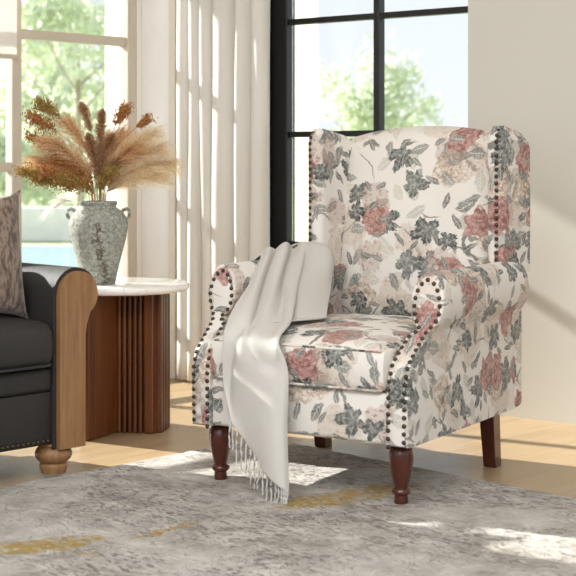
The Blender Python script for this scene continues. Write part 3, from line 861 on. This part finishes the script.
def stem(kind, tip, dy, mat, label, bend=.35, base=None, plume=.55, dens=1.0, spread=.035, group=None, cat='dried stem', droop=.0):
    """tip is given as (x offset, z offset) from the vase's mouth"""
    b = Vector((rnd.uniform(-.022, .022), rnd.uniform(-.02, .02), -.16)) if base is None else base
    T = Vector((tip[0], dy, tip[1]))
    mid = Vector((T.x*bend*.6, T.y*bend, T.z*.55)); mouth = Vector((T.x*.10, T.y*.1, .0))
    ml = sqrt(mouth.x**2+mouth.y**2)
    if ml > .035: mouth *= .035/ml; mouth.z = 0
    path = [b, mouth, mid, Vector((T.x*.72, T.y*.72, T.z*.88+droop*.3)), T]
    root = empty(kind, VM, 0, label, cat, group)
    bm = bmesh.new(); tube(bm, [cr(path, i/24) for i in range(25)], .0016, 5, .0008); finish('stalk', bm, mat, root)
    bm = bmesh.new(); st0 = 1-plume*.62
    def axis(t): return cr(path, t)
    if kind == 'pampas_plume':
        for i in range(int(620*dens)):
            t = st0+(1-st0)*rnd.random()**.9; p = axis(t); d = (axis(min(t+.03, 1))-axis(max(t-.03, 0))).normalized()
            a = rnd.uniform(0, 2*pi); o1 = d.cross(Vector((0, 1, .2))).normalized(); o2 = d.cross(o1)
            out = (o1*cos(a)+o2*sin(a)); w_ = spread*(.5+.9*sin(pi*min(1, (t-st0)/(1-st0)*.85+.12)))*rnd.uniform(.4, 1.15)
            ln = rnd.uniform(.05, .09)
            pts = [p, p+d*ln*.35+out*w_*.45, p+d*ln*.7+out*w_*.85+Vector((0, 0, -.003)), p+d*ln+out*w_*1.05+Vector((0, 0, -.012-droop*.2))]
            ribbon(bm, 0, pts, .0009)
    elif kind == 'seed_spray':
        for i in range(int(70*dens)):
            t = st0+(1-st0)*rnd.random(); p = axis(t); d = (axis(min(t+.03, 1))-axis(max(t-.03, 0))).normalized()
            out = Vector((rnd.gauss(0, 1), rnd.gauss(0, 1), rnd.gauss(0, 1))).normalized(); w_ = spread*rnd.uniform(.4, 1.2)*(1.25-(t-st0)/(1-st0)*.7)
            pts = [p, p+d*.02+out*w_*.5, p+d*.042+out*w_]
            ribbon(bm, 0, pts, .0006)
            for s in range(9):
                q = pts[1].lerp(pts[2], rnd.uniform(-.5, 1.1))+Vector((rnd.gauss(0, .0035), rnd.gauss(0, .0035), rnd.gauss(0, .0035)))
                k = bmesh.ops.create_icosphere(bm, subdivisions=1, radius=rnd.uniform(.0011, .0022))
                zz = rnd.uniform(1.2, 2.2)
                for v in k['verts']: v.co = Vector((v.co.x, v.co.y, v.co.z*zz))+q
    elif kind == 'bristle_spike':
        for i in range(int(900*dens)):
            t = st0+(1-st0)*rnd.random(); p = axis(t); d = (axis(min(t+.03, 1))-axis(max(t-.03, 0))).normalized()
            a = rnd.uniform(0, 2*pi); o1 = d.cross(Vector((0, 1, .2))).normalized(); o2 = d.cross(o1); k = (t-st0)/(1-st0)
            w_ = spread*rnd.uniform(.3, .62)*(sin(pi*min(1, .15+k*.85))**.6)
            out = o1*cos(a)+o2*sin(a)
            ribbon(bm, 0, [p, p+out*w_+d*.008, p+out*w_*1.2+d*.018], .0008)
    finish('plume', bm, mat, root, smooth=False)
G = 'dried stems in the vase'
P_ = 'pampas_plume'; SS = 'seed_spray'; BS = 'bristle_spike'
stem(P_, (.220, .140), .00, M['straw'], 'pale straw pampas plume arching furthest to the right out of the vase', droop=.03, plume=.95, dens=1.3, group=G, spread=.040)
stem(P_, (.195, .190), -.05, M['straw'], 'straw pampas plume arching right just above the lowest right one', droop=.02, plume=.95, dens=1.2, group=G, spread=.040)
stem(P_, (.165, .235), .03, M['straw'], 'straw pampas plume leaning right beneath the orange seed head', plume=.95, dens=1.0, group=G, spread=.034)
stem(P_, (.115, .185), -.06, M['tan'], 'tan pampas plume just right of the bouquet centre', plume=.9, dens=1.2, group=G, spread=.04)
stem(P_, (-.150, .205), -.05, M['tan'], 'fluffy tan pampas plume leaning left in front of the bouquet', plume=.9, dens=1.2, group=G, spread=.038, droop=.02)
stem(P_, (-.10, .270), .03, M['tan'], 'tan pampas plume rising left of centre behind the others', plume=.85, dens=.9, group=G, spread=.032)
stem(P_, (-.190, .150), .02, M['tan'], 'tan pampas plume bending far left in the middle of the bouquet', plume=.85, dens=1.1, group=G, spread=.034, droop=.02)
stem(P_, (.06, .225), .05, M['tan'], 'tan pampas plume standing near centre at the back', plume=.85, dens=1.0, group=G, spread=.034)
stem(SS, (-.175, .330), .00, M['olive'], 'tall golden-brown seed head at the upper left of the bouquet', plume=.40, dens=1.5, group=G, spread=.032)
stem(SS, (-.215, .225), .03, M['rust'], 'rusty seed spray on the left below the tall golden head', plume=.5, dens=1.2, group=G, spread=.030)
stem(SS, (-.235, .115), -.03, M['olive'], 'olive-brown seed spray reaching lowest and furthest left', plume=.7, dens=1.8, group=G, spread=.034)
stem(SS, (-.140, .110), -.06, M['rust'], 'dense rust seed spray low on the left front of the bouquet', plume=.85, dens=2.4, group=G, spread=.036)
stem(SS, (-.085, .085), -.06, M['olive'], 'short olive seed spray just above the vase rim on the left', plume=.9, dens=1.8, group=G, spread=.034)
stem(SS, (.075, .300), .00, M['rust'], 'orange-brown seed head at the top right of the bouquet', plume=.36, dens=1.6, group=G, spread=.030)
stem(SS, (.140, .275), .02, M['rust'], 'small orange-brown seed head on the far upper right', plume=.25, dens=.9, group=G, spread=.022)
stem(SS, (-.120, .150), -.03, M['rust'], 'rust seed spray in the left middle of the bouquet, above the dense low one', plume=.85, dens=2.0, group=G, spread=.034)
stem(SS, (-.190, .085), .00, M['olive'], 'olive seed spray low on the left, just under the furthest reaching one', plume=.7, dens=1.6, group=G, spread=.034)
stem(SS, (.045, .105), -.07, M['olive'], 'short olive-brown seed spray above the vase rim right of centre', plume=.9, dens=1.6, group=G, spread=.032)
stem(P_, (.020, .215), .06, M['tan'], 'short tan pampas plume behind the brown spikes at the middle of the bouquet', plume=.9, dens=1.0, group=G, spread=.036)
stem(SS, (-.205, .290), -.02, M['rust'], 'feathery rust seed spray on the upper left, just under the golden head', plume=.45, dens=1.4, group=G, spread=.038)
stem(P_, (.195, .100), -.04, M['straw'], 'straw pampas plume drooping lowest on the right of the bouquet', droop=.03, plume=.9, dens=1.1, group=G, spread=.032)
stem(BS, (-.055, .335), .00, M['brown'], 'thin brown bristle spike with the highest tip left of centre', plume=.6, dens=1, group=G, spread=.03)
stem(BS, (.015, .310), -.02, M['brown'], 'brown bristle spike rising straight up at the centre', plume=.85, dens=1.3, group=G, spread=.034)
stem(BS, (-.025, .230), -.05, M['brown'], 'brown bristle spike in the front just left of centre', plume=.95, dens=1.3, group=G, spread=.036)
stem(BS, (.050, .230), -.05, M['brown'], 'brown bristle spike in the front leaning slightly right', plume=.95, dens=1.3, group=G, spread=.036)
stem(BS, (.070, .150), -.06, M['brown'], 'short dark bristle spike low in the front right of the bouquet', plume=.95, dens=1.2, group=G, spread=.034)
stem(P_, (-.125, .006), -.05, M['white'], 'small white feathery plume drooping over the left rim of the vase', plume=.5, dens=.16, group=G, spread=.012, droop=.04)

# ------------------------------------------------------------ sofa (local: x along its front to the right, +y to its back)
sf = empty('charcoal_sofa', (-.668, 4.07, 0), radians(45), 'charcoal fabric sofa with oak arm panel and bun foot', 'sofa')
def keyhole(inset_, flip=False):
    """arm front outline (x, z), origin at the panel's lower left"""
    r = .0775-inset_; cx, cz = .0785, .5265; w_ = .104
    P = [(inset_, .086), (inset_, cz)]
    for i in range(25):
        a = pi-i*(pi+.95)/24; P.append((cx+r*cos(a)+ (inset_*.0), cz+r*sin(a)))
    P += [(w_-inset_*.2+.004, .44), (w_-inset_*.3, .41), (w_-inset_*.3, .086)]
    return P
def extrude(bm, P, y0, y1, fx=1):
    n = len(P); a = [bm.verts.new((x*fx, y0, z)) for x, z in P]; b = [bm.verts.new((x*fx, y1, z)) for x, z in P]
    for i in range(n): bm.faces.new((a[i], a[(i+1) % n], b[(i+1) % n], b[i]))
    bm.faces.new(a); bm.faces.new(b)
def sofa_arm(off, fx):
    bm = bmesh.new(); extrude(bm, keyhole(0), .004, .50, fx)
    o = finish('arm', bm, M['sofa'], sf, loc=(off, 0, 0)); md = o.modifiers.new('b', 'BEVEL'); md.width = .006; md.segments = 3; md.limit_method = 'ANGLE'; md.angle_limit = radians(50)
    bm = bmesh.new(); extrude(bm, keyhole(.0105), -.014, .010, fx)
    p = finish('oak_panel', bm, M['oak'], sf, loc=(off, 0, 0)); md = p.modifiers.new('b', 'BEVEL'); md.width = .002; md.segments = 2; md.limit_method = 'ANGLE'; md.angle_limit = radians(50)
    p['label'] = 'oak front panel of the arm'
sofa_arm(0, 1); sofa_arm(-1.20, -1)
bm = bmesh.new(); box(bm, -1.20, .0, .012, .50, .100, .252, .008); finish('seat_base', bm, M['sofa'], sf)
bm = bmesh.new(); box(bm, -1.20, .0, .006, .50, .253, .318, .014, seg=3); finish('seat_deck', bm, M['sofa'], sf)
sc = cushion_mesh(-.598, -.004, -.012, .42, .320, .455, .012, (0, 0), .035, .014)
for off in (0, -.600):
    q = sc if off else sc.copy()
    o = finish('seat_cushion', q, M['sofa'], sf, loc=(off, 0, 0))
    piping('piping', [(-.575, -.012, .333)]+[(-.56+.52*i/10, -.018, .331) for i in range(11)]+[(-.022, -.012, .333)], o, M['sofa'], .004)
bm = bmesh.new(); box(bm, -1.22, -.01, .42, .55, .10, .72, .05, seg=4); finish('backrest', bm, M['sofa'], sf)
for off in (-.60, 0):
    bm = cushion_mesh(-.595, -.02, .30, .42, .45, .72, 0, (0, 0), .05, .02); finish('back_cushion', bm, M['sofa'], sf, loc=(off, 0, 0))
def bun():
    bm = bmesh.new(); lathe(bm, [(0, .088), (.044, .088), (.046, .084), (.043, .079), (.040, .077), (.048, .071), (.0535, .060), (.054, .052), (.050, .042), (.041, .033), (.036, .030), (.039, .027), (.041, .022), (.038, .010), (.036, 0), (0, 0)], 36); return bm
for (x, y) in ((.030, .045), (-1.23, .045), (.030, .46), (-1.23, .46)):
    finish('bun_foot', bun(), M['oak'], sf, loc=(x, y, .0115 if y < .1 else .001))
# studs along the lower edge
for i in range(26):
    o = bpy.data.objects.new('stud', nailme); COL.objects.link(o); o.parent = sf; o.location = (-.012-.017*i, .0115, .112); o.rotation_euler = (pi/2, 0, 0)

# ------------------------------------------------------------ pillow on the sofa
mp = N('brown_jacquard'); c = mp.coord(); v = mp.vor(mp.vm('ADD', c, mp.vm('SCALE', mp.noise(c, 18, 3, out='Color'), scale=.05)), 55, 'DISTANCE_TO_EDGE')['Distance']
col = mp.mix(mp.map(mp.noise(mp.mapping(c, sc=(2, 1, .7)), 42, 4, .7), .42, .56), srgb(78, 62, 52), srgb(140, 120, 104))
mp.bump(mp.noise(c, 50, 4), .4, .004); M['pillow'] = mp.pbr(col, .75, 0, .3)
def pilf(u, v, sd):
    h = .188
    px = h*u*(1-.13*(1-abs(v)**3)*abs(u)**2); pz = h*v*(1-.13*(1-abs(u)**3)*abs(v)**2)
    th_ = .075*((1-u*u)*(1-v*v))**.42
    return (px, -th_*sd, pz+.004*noise.noise(Vector((px*20, pz*20, 1)))), (px, pz)
bm = bmesh.new(); slab(bm, pilf, 34, 34)
pw = finish('throw_pillow', bm, M['pillow'])
pw.location = (-.908, 4.035, .640)
pw.rotation_euler = (radians(-7), 0, radians(42))
tag(pw, 'brown mottled square cushion propped up on the charcoal sofa', 'pillow')

# ------------------------------------------------------------ outdoors
grass = simple('lawn_grass', (186, 198, 150), .95, var=.08, vs=3); pale = simple('pool_stone', (248, 244, 238), .9)
bm = bmesh.new(); box(bm, -60, 60, 7.9, 90, -.25, -.15); tag(finish('garden_ground', bm, grass, smooth=False), kind='structure')
wat = N('pool_water'); M['water'] = wat.pbr(srgb(150, 190, 205), .1)
pl = empty('swimming_pool', (-2.6, 15.2, -.15), 0, 'pale blue swimming pool with stone edge seen through the cream window', 'pool')
bm = bmesh.new(); box(bm, -2.4, 1.4, -2.4, 2.6, .001, .04); finish('coping', bm, pale, pl, smooth=False)
bm = bmesh.new(); box(bm, -2.2, 1.2, -2.2, 2.4, .03, .05); finish('water', bm, M['water'], pl, smooth=False)
bm = bmesh.new(); box(bm, -7, 0, 19.5, 19.8, -.15, .32, .02); tag(finish('garden_wall', bm, pale, smooth=False), 'low white garden wall beyond the swimming pool', 'wall')
leafm = translucent('leaves', (226, 232, 208), .4); bark = simple('bark', (172, 158, 140), .9)
def tree(name, loc, h, rad, n, label, group, trunk=True, squash=1.0, leaf=.12):
    root = empty(name, loc, 0, label, 'tree' if trunk else 'hedge', group)
    if trunk:
        bm = bmesh.new(); tube(bm, [(0, 0, 0), (.03, 0, h*.3), (-.02, 0, h*.6), (0, 0, h*.9)], .07, 8, .02)
        for i in range(9):
            a = i*2.4; z = h*(.35+.05*i); tube(bm, [(0, 0, z), (cos(a)*rad*.4, sin(a)*rad*.4, z+rad*.35), (cos(a)*rad*.8, sin(a)*rad*.8, z+rad*.8)], .022, 5, .006)
        finish('trunk', bm, bark, root)
    bm = bmesh.new()
    cl = [(Vector((rnd.gauss(0, .42), rnd.gauss(0, .42), rnd.gauss(0, .42)*squash))*rad) for _ in range(26)]
    for i in range(n):
        c_ = rnd.choice(cl); p = c_+Vector((rnd.gauss(0, 1), rnd.gauss(0, 1), rnd.gauss(0, 1)))*rad*.17+Vector((0, 0, h))
        if p.z < .02: p.z = .05
        a = Vector((rnd.gauss(0, 1), rnd.gauss(0, 1), rnd.gauss(0, 1))).normalized(); b = a.orthogonal().normalized(); k = leaf*rnd.uniform(.6, 1.3)
        q = [p-a*k, p-b*k*.45, p+a*k, p+b*k*.45]; bm.faces.new([bm.verts.new(x) for x in q])
    finish('crown', bm, leafm, root, smooth=False)
tree('garden_tree', (1.45, 24, -.15), 2.05, .95, 2200, 'leafy young tree seen through the black-framed window', None, leaf=.09)
tree('garden_tree', (-3.15, 21.5, -.15), 3.0, 1.2, 2600, 'leafy tree seen through the upper panes of the cream window behind the plumes', None, leaf=.09)
tree('garden_tree', (-5.4, 33, -.15), 1.9, 1.9, 3000, 'dense broad tree in the garden behind the shrubs, leftmost through the cream window', None, leaf=.14)
tree('shrub', (-5.2, 27, -.15), .9, .85, 2400, 'rounded green shrub beyond the garden wall, further left', None, trunk=False, leaf=.1)
tree('shrub', (-3.1, 27.5, -.15), .7, .8, 2400, 'rounded green shrub beyond the garden wall, further right', None, trunk=False, leaf=.1)
for o in bpy.data.objects:
    if o.get('category') == 'hedge': o['category'] = 'shrub'
